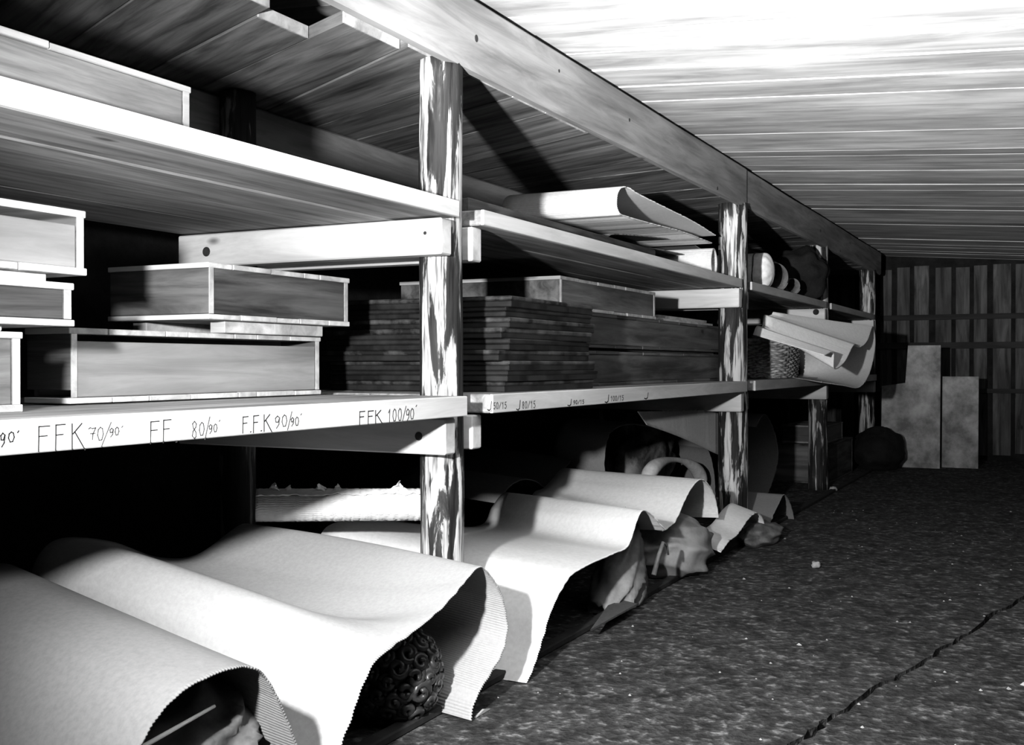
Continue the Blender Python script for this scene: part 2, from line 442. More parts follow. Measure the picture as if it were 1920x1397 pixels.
# loose roof boards lying on the rack, a little askew; underside z = .871
edges = [(-.5, -.2), (-.2, .1), (.15, .45), (.45, .78), (.78, 1.1), (1.1, 1.42), (1.40, 1.72), (1.72, 2.06), (2.03, 2.36), (2.235, 2.575), (2.495, 2.90), (2.845, 3.18), (3.13, 3.44), (3.38, 3.72), (3.74, 4.10), (4.0, 4.30), (4.33, 4.50), (4.62, 4.75), (4.92, 5.0), (5.2, 5.26), (5.5, 5.52), (5.8, 5.8)]
e = 5.8
while e < 10.6: e += .28; edges.append((e, e))
for k in range(len(edges)-1):
    a, b_ = edges[k], edges[k+1]
    rk = random.Random(k+77)
    yfr = {8: 1.80, 9: 1.64}.get(k, 1.60 if k < 14 else 1.575)
    if k < 8: yfr = 1.62 + .16*rk.random()
    z0 = .871 + rk.uniform(0, .004); ybk = 2.52+rk.uniform(0, .04); th = .034
    def X(pair, y): return pair[0] + (pair[1]-pair[0])*(y-1.55)/.8
    vs = []
    for zz in (z0, z0+th):
        vs += [(X(a, yfr)+.003, yfr, zz), (X(b_, yfr)-.003, yfr, zz), (X(b_, ybk)-.003, ybk, zz), (X(a, ybk)+.003, ybk, zz)]
    vs = [(p[0]-RO.x, p[1]-RO.y, p[2]-RO.z) for p in vs]
    rb = obj('roof_board', vs, BOXF, 'roofb', rack, bevel=.002)
    x0_, x1_ = X(a, yfr)+.004, X(b_, yfr)-.004
    ed = obj('board_end', [(p[0]-RO.x, p[1]-RO.y, p[2]-RO.z) for p in boxv(x0_, x1_, yfr-.004, yfr, z0+.001, z0+th-.001)], BOXF, 'pale_end', rb)
# floor sill along the foot of the rack
rbox('floor_sill', .2, 10.4, 1.435, 1.475, FLOOR, FLOOR+.022, 'slat_rail', rack, .004)

# handwriting on the shelf edges
GL = {'F': [[(0, 0), (.03, 1)], [(.03, 1), (.9, 1.03)], [(.03, .6), (.7, .63)]],
      'K': [[(0, 0), (0, 1)], [(.75, 1.02), (.08, .62)], [(.22, .68), (1, .0)]],
      '7': [[(0, .9), (.2, 1), (.5, .93), (.95, 1), (.55, .45), (.5, 0)], [(.25, .5), (.85, .52)]],
      '0': [[(.5, 1), (.15, .8), (.05, .4), (.3, .02), (.7, .05), (.95, .5), (.8, .9), (.5, 1)]],
      '9': [[(.9, .85), (.5, 1), (.1, .8), (.2, .5), (.6, .5), (.9, .85), (.75, .3), (.3, 0)]],
      '8': [[(.8, .85), (.5, 1), (.15, .85), (.3, .6), (.75, .35), (.75, .1), (.45, 0), (.1, .15), (.25, .42), (.7, .65), (.8, .85)]],
      '1': [[(.2, .75), (.6, 1), (.5, 0)]],
      '5': [[(.9, 1), (.25, .97), (.2, .58), (.65, .62), (.9, .3), (.6, 0), (.1, .08)]],
      '/': [[(0, 0), (1, 1)]], '.': [[(.3, 0), (.6, .06)]], "'": [[(.6, 1), (.35, .75)]],
      'J': [[(.9, 1), (.75, .2), (.4, 0), (.05, .1)]]}
def write(text, edge, yplane, spec, mat='ink', wpx=2.0):
    """spec: one (char, u0, u1, vtop, vbottom) box in photograph pixels for each letter"""
    A = Acc()
    for (ch, u0, u1, v0, v1) in spec:
        for st in GL[ch]:
            pts = [atY(u0+(u1-u0)*a, v1+(v0-v1)*b_, yplane) for a, b_ in st]
            for p, q in zip(pts, pts[1:]):
                d = (q-p); d.normalize()
                s = Vector((-d.z, 0, d.x))*(wpx*.5*p.dot(fwd)/F_PX)
                c = [p-s-d*s.length, p+s-d*s.length, q+s+d*s.length, q-s+d*s.length]
                vs = [(v.x-RO.x, yplane-.0006-RO.y, v.z-RO.z) for v in c] + [(v.x-RO.x, yplane-RO.y, v.z-RO.z) for v in c]
                A.add((vs, BOXF))
    o = A.build('lettering', mat, rack)
    o['label'] = 'handwritten mark ' + text + ' on the shelf edge'
    return o
yl = 1.475-.012
write("90'", None, yl, [('9', 0, 10, 812, 838), ('0', 15, 27, 810, 829), ("'", 30, 38, 808, 820)], 'ink', 2.2)
write("FFK", None, yl, [('F', 72, 95, 800, 846), ('F', 104, 124, 797, 844), ('K', 135, 159, 795, 843)], 'ink', 2.2)
write("70/90'", None, yl, [('7', 166, 180, 802, 824), ('0', 182, 194, 801, 826), ('/', 190, 208, 792, 837), ('9', 205, 213, 803, 819), ('0', 215, 223, 801, 816), ("'", 226, 232, 799, 808)], 'ink_lt', 1.7)
write("FF.", None, yl, [('F', 282, 300, 791, 832), ('F', 306, 322, 788, 830), ('.', 328, 334, 820, 829)], 'ink', 1.9)
write("80/90'", None, yl, [('8', 359, 370, 790, 822), ('0', 373, 383, 792, 817), ('/', 384, 393, 782, 824), ('9', 391, 398, 796, 813), ('0', 400, 407, 795, 810), ("'", 409, 414, 788, 796)], 'ink_lt', 1.7)
write("F.F.K", None, yl, [('F', 455, 466, 782, 812), ('.', 468, 472, 802, 810), ('F', 475, 486, 780, 811), ('.', 488, 492, 800, 808), ('K', 495, 509, 778, 809)], 'ink', 2.0)
write("90/90'", None, yl, [('9', 515, 525, 780, 803), ('0', 528, 538, 778, 800), ('/', 539, 547, 772, 806), ('9', 545, 551, 783, 799), ('0', 553, 560, 782, 798), ("'", 562, 567, 776, 784)], 'ink_lt', 1.7)
write("FFK", None, yl, [('F', 674, 685, 772, 797), ('F', 690, 701, 771, 796), ('K', 704, 717, 770, 795)], 'ink', 2.0)
write("100/90'", None, yl, [('1', 727, 733, 768, 792), ('0', 736, 743, 767, 790), ('0', 746, 753, 766, 789), ('/', 754, 761, 762, 791), ('9', 761, 768, 767, 789), ('0', 769, 776, 766, 786), ("'", 778, 783, 760, 768)], 'ink_lt', 1.6)
y2 = 1.49-.012
for (t, j0, v0, v1, cs) in (("J 50/15", 914, 753, 770, "50/15"), ("J 80/15", 968, 751, 769, "80/15"), ("J 90/15", 1064, 749, 761, "90/15"), ("J 100/15", 1134, 741, 755, "100/15"), ("J", 1208, 737, 748, "")):
    h = v1-v0; wch = 5.2 if j0 < 1000 else 4.2
    sp = [('J', j0, j0+8, v0, v1)]
    write(t[0], None, y2, sp, 'ink', 2.0)
    if cs:
        write(cs, None, y2, [(c, j0+11+i*wch, j0+11+i*wch+wch*.75, v0+2-i*.3, v1-3-i*.3) for i, c in enumerate(cs)], 'ink_lt', 1.3)

# ------------------------------------------------------------------ crates
def crate(label, x0, x1, y0, y1, z0, z1, side='crate_x', end='crate_y', n=5, skid=0.0, gap_top=0.0, gap_bot=0.0, th=.014, rz=0.0, lidpale='pale_end', cleats=(), seed=1, over=.006, group=None, lid=True, bottom=True):
    """a nailed board crate: two side panels, two end panels, lid boards and bottom boards laid across, skids"""
    cx, cy = (x0+x1)/2, (y0+y1)/2
    t = thing('wooden_crate', (cx, cy, z0), label, 'crate', group, rz)
    hx, hy, H = (x1-x0)/2, (y1-y0)/2, z1-z0
    rn = random.Random(seed)
    zb = skid
    if skid > 0:
        for sy in (-1, 1):
            yc = sy*(hy-.05)
            box('skid', -hx+.04+rn.uniform(0, .1), hx-.05-rn.uniform(0, .1), yc-.025, yc+.025, 0, skid, lidpale, t, .002)
    zi0, zi1 = zb+(th if bottom else 0), H-(th if lid else 0)
    for sy in (-1, 1):
        ya, yb = sorted((sy*(hy-.001), sy*(hy-.017)))
        g1 = gap_top if sy < 0 else 0
        box('side_panel', -hx+.018, hx-.018, ya, yb, zi0, zi1-g1, side, t, .0015)
    for sx in (-1, 1):
        xa, xb = sorted((sx*hx, sx*(hx-.0175)))
        zg = gap_bot if sx < 0 else 0
        box('end_panel', xa, xb, -hy, hy, zi0+zg, zi1, end, t, .0015)
        # the sawn edge of the end panel shows as a pale strip on the front
        box('edge_strip', xa+.001, xb-.001, -hy-.002, -hy, zi0, zi1, lidpale, t, 0)
    for lay in ('lid_board', 'bottom_board'):
        if lay == 'lid_board' and not lid: continue
        if lay == 'bottom_board' and not bottom: continue
        za, zc = (zi1, H) if lay == 'lid_board' else (zb, zi0)
        cuts = [0.0]
        for i in range(n-1): cuts.append((i+1)/n + rn.uniform(-.25, .25)/n)
        cuts.append(1.0)
        for i in range(n):
            a = -hx-over+(2*hx+2*over)*cuts[i]; b_ = -hx-over+(2*hx+2*over)*cuts[i+1]
            jj = rn.uniform(0, .004)
            box(lay, a+.0015, b_-.0015, -hy-over+jj, hy+over-jj, za, zc-rn.uniform(0, .002), lidpale, t, .0015)
    for (cxx, w_, h_) in cleats:
        box('cleat', cxx-w_/2, cxx+w_/2, -hy-over, hy, H, H+h_, lidpale, t, .0015)
    return t

crate('long shallow weathered crate with a cleat on its lid, on the upper shelf', .80, 1.655, 1.57, 1.86, Z_UP, .562, 'crate_x', n=3, lidpale='crate_pale', cleats=[(-.19, .06, .012)], seed=4, bottom=False)
crate('dark crate on the lower shelf at the bottom of the stack of three', .60, 1.36, 1.70, 2.05, Z_LO, .062, 'crate_x', n=4, seed=5)
crate('shallow dark crate in the middle of the stack of three', .66, 1.475, 1.70, 2.04, .062, .158, 'crate_dk', n=4, skid=.012, seed=6)
crate('pale crate with lifted lid boards on top of the stack of three', .72, 1.505, 1.70, 2.02, .158, .300, 'crate_pale', n=4, skid=.016, gap_top=.016, seed=7, lidpale='pale_end')
crate('long pale board crate with gaps under its lid, standing on the lower shelf', 1.69, 2.586, 1.95, 2.09, Z_LO, .083, 'crate_pale', n=7, gap_top=.016, gap_bot=.016, seed=8)
crate('dark grained crate with pale lid and bottom boards, resting on the long pale crate', 2.07, 2.66, 1.90, 2.24, .083, .258, 'crate_dk', end='crate_y', n=5, skid=.032, seed=9)
crate('lowest long crate behind the dark flat cases, on the second bay shelf', 3.80, 6.0, 1.69, 2.22, Z_LO, .058, 'crate_x', n=8, seed=10, lidpale='crate_x')
crate('long crate lying on the lowest crate behind the dark flat cases', 3.76, 5.95, 1.69, 2.22, .058, .212, 'crate_x', n=8, skid=.012, seed=11, lidpale='crate_x')
crate('wide shallow crate with pale edges, topmost behind the dark flat cases', 3.73, 4.80, 1.69, 2.40, .212, .338, 'crate_x', end='crate_x', n=6, seed=12)
for i in range(2):
    b = thing('loose_board', (5.4, 1.84, .212+i*.017), ('loose pale board lying on the long crate beside the second log post', 'upper loose pale board of the two on the long crate by the post')[i], 'board')
    box('board', -.42+.04*i, .48-.05*i, -.11+.02*i, .13, 0, .016, 'pale_end', b, .002)

# ------------------------------------------------------------------ stack of dark flat cases
zz = Z_LO
place = ['lowest of the stack, on the shelf', 'second from the shelf', 'third from the shelf', 'fourth from the shelf', 'fifth from the shelf', 'sixth from the shelf', 'seventh from the shelf', 'second from the top', 'topmost of the stack']
for i in range(9):
    rn = random.Random(i+40)
    hgt = (.034, .034, .031, .034, .036, .034, .033, .031, .035)[i]
    t = thing('flat_case', (3.36+rn.uniform(-.02, .03)-(.03 if i > 1 else 0), 1.88+rn.uniform(-.01, .012), zz), 'dark worn flat case, ' + place[i], 'case', 'dark flat cases stacked beside the first post', rn.uniform(-.03, .03))
    hx, hy = .345+rn.uniform(-.008, .01), .345
    sp = hgt*rn.uniform(.5, .6)
    box('tray', -hx+.003, hx-.003, -hy+.003, hy-.003, 0, sp, 'case', t, .003)
    box('lid', -hx, hx, -hy, hy, sp, hgt, 'case' if i % 3 == 1 else 'case_e', t, .004)
    zz += hgt

# ------------------------------------------------------------------ corrugated card covers
def sheet(name, label, front, back, mat='card', rows=14, flute=.0075, amp=.0011, th=.004, cat='cardboard', group=None, wave=0.0, seed=0, sag=0.0, mid=None):
    """front and back: equally long lists of world points; the sheet is lofted between them.
    Flutes run from front to back, so the cut ends come out scalloped."""
    n = len(front); per = []
    for i in range(n-1):
        l = (front[i+1]-front[i]).length
        per.append(max(4, int(l/flute*4)))
    Fc, Bc = catmull(front, per), catmull(back, per)
    Mc = catmull(mid, per) if mid else None
    S = [0.0]
    for i in range(1, len(Fc)): S.append(S[-1]+(Fc[i]-Fc[i-1]).length)
    org = min(front, key=lambda p: p.z).copy()
    vs = []; nn = len(Fc)
    for side in (0, 1):
        for r in range(rows+1):
            t = 0.0 if r == 0 else (.010 if r == 1 else (r-1)/(rows-1))
            line = [Fc[i].lerp(Bc[i], t) if Mc is None else Fc[i]*((1-t)*(1-2*t))+Mc[i]*(4*t*(1-t))+Bc[i]*(t*(2*t-1)) for i in range(nn)]
            for i in range(nn):
                d = line[min(i+1, nn-1)]-line[max(i-1, 0)]
                ax = (Bc[i]-Fc[i]).normalized()
                nrm = d.cross(ax)
                if nrm.length > 1e-9: nrm.normalize()
                a = (0 if side else amp)*math.sin(2*math.pi*S[i]/flute)
                off = a + (th if side == 0 else 0)
                off += wave*noise.noise(Vector((S[i]*3, t*2.0, seed*5.3)))
                p = line[i]-nrm*off
                jag = (.004*noise.noise(Vector((S[i]*30, seed, 0)))+.0018*math.sin(2*math.pi*S[i]/flute) if r == 0 else 0)
                p = p + ax*jag - Vector((0, 0, sag*4*t*(1-t)))
                p.z = max(p.z, FLOOR+.001)
                vs.append(p-org)
    fs = []; K = (rows+1)*nn
    for r in range(rows):
        for i in range(nn-1):
            a = r*nn+i
            fs.append((a, a+1, a+nn+1, a+nn)); fs.append((K+a, K+a+nn, K+a+nn+1, K+a+1))
    for i in range(nn-1):
        fs.append((i, K+i, K+i+1, i+1)); a = rows*nn+i; fs.append((a, a+1, K+a+1, K+a))
    for r in range(rows):
        a = r*nn; fs.append((a, a+nn, K+a+nn, K+a)); a = r*nn+nn-1; fs.append((a, K+a, K+a+nn, a+nn))
    me = bpy.data.meshes.new(name); me.from_pydata([tuple(v) for v in vs], [], fs)
    for p in me.polygons: p.use_smooth = True
    me.materials.append(M[mat]); me.update()
    o = link(bpy.data.objects.new(name, me)); o.location = org
    tag(o, label, cat, group); return o
def pxs(pts, y): return [atY(u, v, y) for u, v in pts]
def wz(pts, y): return [Vector((a, y, b_)) for a, b_ in pts]

fr1 = pxs([(60, 1850), (150, 1620), (265, 1397), (300, 1340), (350, 1290), (420, 1255), (465, 1248), (495, 1262), (522, 1310), (552, 1385), (580, 1470), (600, 1552)], 1.30)
bk1 = wz([(.95, -.905), (1.12, -.78), (1.30, -.62), (1.40, -.53), (1.48, -.475), (1.56, -.447), (1.62, -.442), (1.68, -.455), (1.715, -.50), (1.73, -.62), (1.735, -.76), (1.74, -.905)], 2.12)
sheet('cardboard_cover', 'broad corrugated cardboard arch over the dark draped bundle with its pale highlight rod', fr1, bk1, 'card', seed=1, wave=.006)
fr2 = pxs([(592, 1512), (640, 1397), (690, 1262), (722, 1222), (780, 1180), (830, 1138), (870, 1092), (905, 1062), (945, 1125), (948, 1210), (898, 1303), (884, 1352)], 1.335)
bk2 = wz([(1.765, -.62), (1.77, -.52), (1.80, -.45), (1.87, -.425), (2.02, -.455), (2.18, -.52), (2.33, -.535), (2.52, -.475), (2.58, -.53), (2.60, -.64), (2.60, -.78), (2.60, -.90)], 2.18)
md2 = [p.lerp(q_, .5) for p, q_ in zip(fr2, bk2)]
for i_, (a_, c_) in {2: (1.83, -.56), 3: (1.92, -.495), 4: (2.06, -.56), 5: (2.19, -.625), 6: (2.37, -.59), 7: (2.57, -.508)}.items(): md2[i_] = Vector((a_, md2[i_].y, c_))
sheet('cardboard_cover', 'wavy corrugated cardboard arch over the curly-haired bronze head', fr2, bk2, 'card_lt', rows=24, seed=2, wave=.004, mid=md2)
fr3 = pxs([(985, 1287), (1010, 1225), (1032, 1150), (1065, 1085), (1100, 1060), (1150, 1037), (1178, 1022), (1195, 972), (1206, 956), (1222, 964), (1240, 984), (1249, 992)], 1.36)
bk3 = wz([(2.80, -.88), (2.81, -.74), (2.83, -.62), (2.90, -.53), (3.15, -.54), (3.6, -.62), (3.95, -.665), (4.05, -.60), (4.16, -.55), (4.24, -.58), (4.30, -.65), (4.33, -.72)], 2.15)
sheet('cardboard_cover', 'long stepped corrugated cardboard sheet beside the foot of the first log post', fr3, bk3, 'card_lift', seed=3, wave=.004)
fr4 = pxs([(1243, 995), (1252, 990), (1268, 974), (1290, 925), (1312, 899), (1330, 910), (1343, 940), (1348, 970)], 1.43)
bk4 = wz([(4.35, -.62), (4.40, -.575), (4.5, -.565), (4.6, -.53), (4.72, -.492), (4.85, -.53), (4.95, -.62), (5.0, -.75)], 2.12)
sheet('cardboard_cover', 'steep corrugated cardboard arch behind the round-topped sack', fr4, bk4, 'card_lift', seed=4, wave=.003)
fr5 = pxs([(1352, 1035), (1366, 1015), (1384, 1000), (1402, 974), (1418, 961), (1429, 970), (1434, 988), (1431, 1003)], 1.36)
bk5 = [p + Vector((.0, .125, .04)) for p in fr5]
sheet('cardboard_cover', 'small cardboard arch on the floor in front of the second log post', fr5, bk5, 'card_lift', rows=8, seed=5)
fr6 = pxs([(1436, 1000), (1450, 965), (1462, 940), (1470, 927), (1479, 938), (1486, 958), (1490, 978)], 1.40)
bk6 = [p + Vector((.05, .3, .0)) for p in fr6]
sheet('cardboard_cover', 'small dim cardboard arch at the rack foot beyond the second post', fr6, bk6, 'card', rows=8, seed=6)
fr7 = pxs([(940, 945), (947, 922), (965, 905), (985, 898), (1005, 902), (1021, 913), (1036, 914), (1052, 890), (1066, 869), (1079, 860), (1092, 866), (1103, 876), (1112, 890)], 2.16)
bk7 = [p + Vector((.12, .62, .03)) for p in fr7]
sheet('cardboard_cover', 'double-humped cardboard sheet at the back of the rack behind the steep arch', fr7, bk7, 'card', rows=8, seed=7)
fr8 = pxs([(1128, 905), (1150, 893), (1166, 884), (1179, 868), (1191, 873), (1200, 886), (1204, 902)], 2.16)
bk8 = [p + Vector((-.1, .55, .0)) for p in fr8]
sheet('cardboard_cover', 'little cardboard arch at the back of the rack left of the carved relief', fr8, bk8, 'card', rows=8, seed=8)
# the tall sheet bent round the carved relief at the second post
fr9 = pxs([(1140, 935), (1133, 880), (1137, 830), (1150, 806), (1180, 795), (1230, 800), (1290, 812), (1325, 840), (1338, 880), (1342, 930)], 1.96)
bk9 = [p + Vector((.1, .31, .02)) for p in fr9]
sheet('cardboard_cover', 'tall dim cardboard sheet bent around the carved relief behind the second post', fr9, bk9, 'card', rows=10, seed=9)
fr10 = pxs([(1418, 800), (1427, 782), (1438, 779), (1454, 815), (1459, 860), (1447, 908), (1424, 957)], 1.69)
sheet('curved_cardboard', 'upright curved cardboard sheet standing on the floor just past the second post', fr10, [p + Vector((.12, .4, .01)) for p in fr10], 'card', rows=8, seed=13)
fl = [atY(1195, 772, 1.70), atY(1270, 770, 1.70), atY(1340, 768, 1.70), atY(1372, 766, 1.70)]
fb = [atY(1212, 797, 1.69), atY(1275, 820, 1.69), atY(1340, 850, 1.69), atY(1372, 862, 1.69)]
sheet('cardboard_flap', 'flat slanting cardboard flap hanging under the shelf by the second post', fl, fb, 'card_lt', rows=6, seed=10)

# folded and rolled card on the upper shelf of the second bay
def ext(pts, y0, y1, dx, dz):
    f = pxs(pts, y0); return f, [p + Vector((dx, y1-y0, dz)) for p in f]
f, b_ = ext([(1342, 442), (1300, 416), (1250, 391), (1200, 366), (1176, 352), (1162, 356), (1157, 375), (1160, 396), (1172, 404), (1220, 418), (1280, 434), (1335, 455)], 1.60, 2.12, 0, 0)
sheet('folded_cardboard', 'large cardboard sheet folded into a flat roll on the upper shelf', f, b_, 'card_lift', rows=10, seed=11)
f, b_ = ext([(1318, 470), (1290, 455), (1230, 446), (1160, 440), (1142, 443), (1140, 452), (1160, 458), (1230, 466), (1290, 478)], 1.74, 2.36, -.02, 0)
sheet('folded_cardboard', 'thin folded cardboard under the large flat roll on the upper shelf', f, b_, 'card', rows=8, seed=12)
def roll(name, label, a, b_, r, turns=2.2, mat='card_lt', pitch=.006, amp=.0010, flute=.0085, cat='roll'):
    """a sheet rolled round the axis a-b"""
    a, b_ = Vector(a), Vector(b_); t = (b_-a).normalized()
    s = t.cross(Vector((0, 0, 1))).normalized(); q = s.cross(t)
    n = int(turns*2*math.pi*r/flute*4); vs = []; nr = 6
    for side in (0, 1):
        for k in range(nr+1):
            for i in range(n+1):
                an = turns*2*math.pi*i/n + 2.2
                rr_ = r - pitch*(turns*(1-i/n)) + amp*math.sin(i*math.pi/2) - (.0025 if side else 0)
                p = a.lerp(b_, k/nr) + s*math.cos(an)*rr_ + q*math.sin(an)*rr_
                vs.append(p-a)
    fs = []; w_ = n+1; K = (nr+1)*w_
    for k in range(nr):
        for i in range(n):
            c = k*w_+i; fs.append((c, c+1, c+w_+1, c+w_)); fs.append((K+c, K+c+w_, K+c+w_+1, K+c+1))
    for i in range(n):
        fs.append((i, K+i, K+i+1, i+1)); c = nr*w_+i; fs.append((c, c+1, K+c+1, K+c))
    for k in range(nr):
        c = k*w_; fs.append((c, c+w_, K+c+w_, K+c)); c = k*w_+n; fs.append((c, K+c, K+c+w_, c+w_))
    o = obj(name, vs, fs, mat, None, smooth=True); o.location = a
    tag(o, label, cat); return o
roll('cardboard_roll', 'plump cardboard roll lying on the upper shelf against the second post', (5.46, 1.60, Z_UP+.074), (5.42, 2.33, Z_UP+.074), .073, 2.0, 'card_lift')
bt = thing('batten', (3.78, 1.67, Z_UP), 'dark squared batten lying along the upper shelf in front of the folded cardboard', 'timber')
box('batten_body', -.86, .86, -.04, .04, 0, .062, 'crate_dk', bt, .003)

# torn corrugated roll lying across the covers behind the first post
A_, B_ = Vector((2.52, 2.13, -.418)), Vector((2.83, 1.72, -.428))
tr = thing('torn_cardboard_roll', A_, 'torn-edged corrugated roll with white paper shreds lying across the covers', 'roll')
def torn():
    t = (B_-A_); Ln = t.length; t.normalize(); s = t.cross(Vector((0, 0, 1))).normalized(); q = s.cross(t)
    n, nr = 150, 60; vs, fs = [], []; r = .05
    for side in (0, 1):
        for k in range(nr+1):
            x_ = Ln*k/nr
            # ragged upper lip of the sheet
            lip = .55 + .16*noise.noise(Vector((x_*9, 3, 0))) + .10*noise.noise(Vector((x_*40, 5, 0))) + .35*(x_/Ln > .93)*noise.noise(Vector((x_*60, 1, 0))) - .3*max(0, .35-x_/Ln)
            for i in range(n+1):
                an = lip*math.pi*.5 + (math.pi*2.35)*i/n          # from the lip, round the near side and under
                rr_ = r*(1-.16*i/n) + .0022*math.sin(an*r/.0068*2*math.pi) - (.0025 if side else 0)
                p = s*math.cos(an)*rr_ - q*math.sin(an)*(-rr_)
                p = t*x_ + s*(math.cos(an)*rr_) + q*(math.sin(an)*rr_)
                vs.append(p)
    w_ = n+1; K = (nr+1)*w_
    for k in range(nr):
        for i in range(n):
            c = k*w_+i; fs.append((c, c+1, c+w_+1, c+w_)); fs.append((K+c, K+c+w_, K+c+w_+1, K+c+1))
    for i in range(n):
        fs.append((i, K+i, K+i+1, i+1)); c = nr*w_+i; fs.append((c, c+1, K+c+1, K+c))
    for k in range(nr):
        c = k*w_; fs.append((c, c+w_, K+c+w_, K+c)); c = k*w_+n; fs.append((c, K+c, K+c+w_, c+w_))
    obj('rolled_sheet', vs, fs, 'card_lift', tr, smooth=True)
    for j, (fx, sz) in enumerate(((.10, .024), (.17, .018), (.38, .024), (.46, .02), (.79, .03), (.85, .018))):
        base = t*(Ln*fx) + q*(.047) - s*(-.012)
        rn = random.Random(j); vs = []; m_ = 5
        for a in range(m_+1):
            for b2 in range(m_+1):
                u_, v_ = (a/m_-.5)*2, b2/m_
                p = base + t*(sz*(u_*(1-.75*v_)+.5*v_*rn.uniform(-.3, .3)+.6*v_*math.sin(j*2.1))) + q*(sz*(1.3*v_*(1-.35*abs(u_))-.25)) + s*(sz*(.6*math.sin(u_*2.2+j)*v_ + .9*noise.noise(Vector((a*.9, b2*.9, j*3)))))
                vs.append(p)
        w2 = m_+1
        fs2 = [(a*w2+b2, a*w2+b2+1, (a+1)*w2+b2+1, (a+1)*w2+b2) for a in range(m_) for b2 in range(m_)]
        o = obj('paper_shred', vs, fs2, 'paper', tr, smooth=True)
        sm = o.modifiers.new('thick', 'SOLIDIFY'); sm.thickness = .0012
torn()

# ------------------------------------------------------------------ lumps, sacks, sculpture
def lump(name, label, cat, c, rx, ry, rz, mat, seed=0, amp=.18, freq=2.2, fold=0.0, fdir=(1, 0, 1), ffreq=6.0, floor=None, nu=64, nv=40, top=1.0, parent=None, loc=None, taper=0.0, shear=0.0):
    vs, fs = [], []
    fd = Vector(fdir).normalized()
    for j in range(nv+1):
        ph = math.pi*j/nv
        for i in range(nu):
            th = 2*math.pi*i/nu
            d = Vector((math.sin(ph)*math.cos(th), math.sin(ph)*math.sin(th), math.cos(ph)))
            k = 1+amp*noise.noise(d*freq+Vector((seed*3.3, seed, 0)))
            if fold:
                w_ = d.dot(fd)*ffreq + 1.3*noise.noise(d*1.7+Vector((0, 0, seed*2.1)))
                k += fold*(1-abs(math.sin(w_))**.7-.4) * (.5+.5*noise.noise(d*2.3+Vector((seed, 9, 2)))+.3)
            p = Vector((d.x*rx*k, d.y*ry*k, d.z*rz*k*(top if d.z > 0 else 1)))
            hz = (p.z/rz+1)/2
            p.x = p.x*(1-taper*hz) + shear*hz; p.y *= (1-.6*taper*hz)
            if floor is not None: p.z = max(p.z, floor-c[2])
            vs.append(p)
    for j in range(nv):
        for i in range(nu):
            fs.append((j*nu+i, j*nu+(i+1) % nu, (j+1)*nu+(i+1) % nu, (j+1)*nu+i))
    me = bpy.data.meshes.new(name); me.from_pydata([tuple(v) for v in vs], [], fs)
    bm = bmesh.new(); bm.from_mesh(me); bmesh.ops.remove_doubles(bm, verts=bm.verts, dist=1e-5)
    bmesh.ops.recalc_face_normals(bm, faces=bm.faces); bm.to_mesh(me); bm.free()
    for p in me.polygons: p.use_smooth = True
    me.materials.append(M[mat])
    o = link(bpy.data.objects.new(name, me), parent); o.location = loc if loc is not None else c
    if label: tag(o, label, cat)
    return o

# bronze head with curls, lying crown outwards under the second cover
hc = Vector((2.335, 1.53, -.79))
hd = thing('sculpted_head', (hc.x, hc.y, FLOOR), 'dark bronze head with thick curly hair lying under the wavy cardboard arch', 'sculpture')
ho = hc - Vector((hc.x, hc.y, FLOOR))
HR = Vector((.105, .12, .118))
def head_mesh():
    vs, fs = [], []; nu, nv = 40, 28
    for j in range(nv+1):
        ph = math.pi*j/nv
        for i in range(nu):
            th = 2*math.pi*i/nu
            d = Vector((math.sin(ph)*math.cos(th), math.sin(ph)*math.sin(th), math.cos(ph)))
            k = .93
            # face turned to the back of the rack: brow, nose and chin
            if d.y > .3:
                k += .22*math.exp(-((d.x/.13)**2+((d.z+.05)/.25)**2))          # nose
                k -= .10*math.exp(-(((abs(d.x)-.32)/.14)**2+((d.z-.18)/.12)**2))  # eye sockets
                k += .10*math.exp(-((d.x/.3)**2+((d.z+.62)/.18)**2))           # chin
            p = Vector((d.x*HR.x*k, d.y*HR.y*k, d.z*HR.z*k)) + ho
            vs.append(p)
    for j in range(nv):
        for i in range(nu): fs.append((j*nu+i, j*nu+(i+1) % nu, (j+1)*nu+(i+1) % nu, (j+1)*nu+i))
    o = obj('head', vs, fs, 'bronze', hd, smooth=True)
    A = Acc(); A.add(tube_data([ho+Vector((0, .05, -.04)), ho+Vector((.01, .12, -.075)), ho+Vector((.015, .2, -.08))], lambda t: .055+.012*t, 16))
    A.build('neck', 'bronze', hd, True)
    A = Acc(); n = 100; rn = random.Random(5)
    for i in range(n):
        z = 1-2*(i+.5)/n; th = i*2.399963
        d = Vector((math.sqrt(1-z*z)*math.cos(th), math.sqrt(1-z*z)*math.sin(th), z))
        if d.y > .45: continue
        d2 = (d+Vector((rn.uniform(-.06, .06), rn.uniform(-.06, .06), rn.uniform(-.06, .06)))).normalized()
        c = Vector((d2.x*HR.x, d2.y*HR.y, d2.z*HR.z)) + ho
        a = d2.cross(Vector((.2, .1, 1))).normalized(); b2 = d2.cross(a)
        sg = rn.choice((-1, 1)); ph = rn.uniform(0, 6.28); R = rn.uniform(.018, .031); path = []
        for k in range(22):
            t = k/21; an = ph + sg*t*2*math.pi*1.55; r_ = R*(1-.78*t)
            path.append(c + a*math.cos(an)*r_ + b2*math.sin(an)*r_ + d2*(.001+.012*t))
        A.add(tube_data(path, lambda t: .0112*(1-.3*t)*(.55+.45*min(1, t*5)), 7))
    A.build('curly_hair', 'bronze', hd, True)
head_mesh()

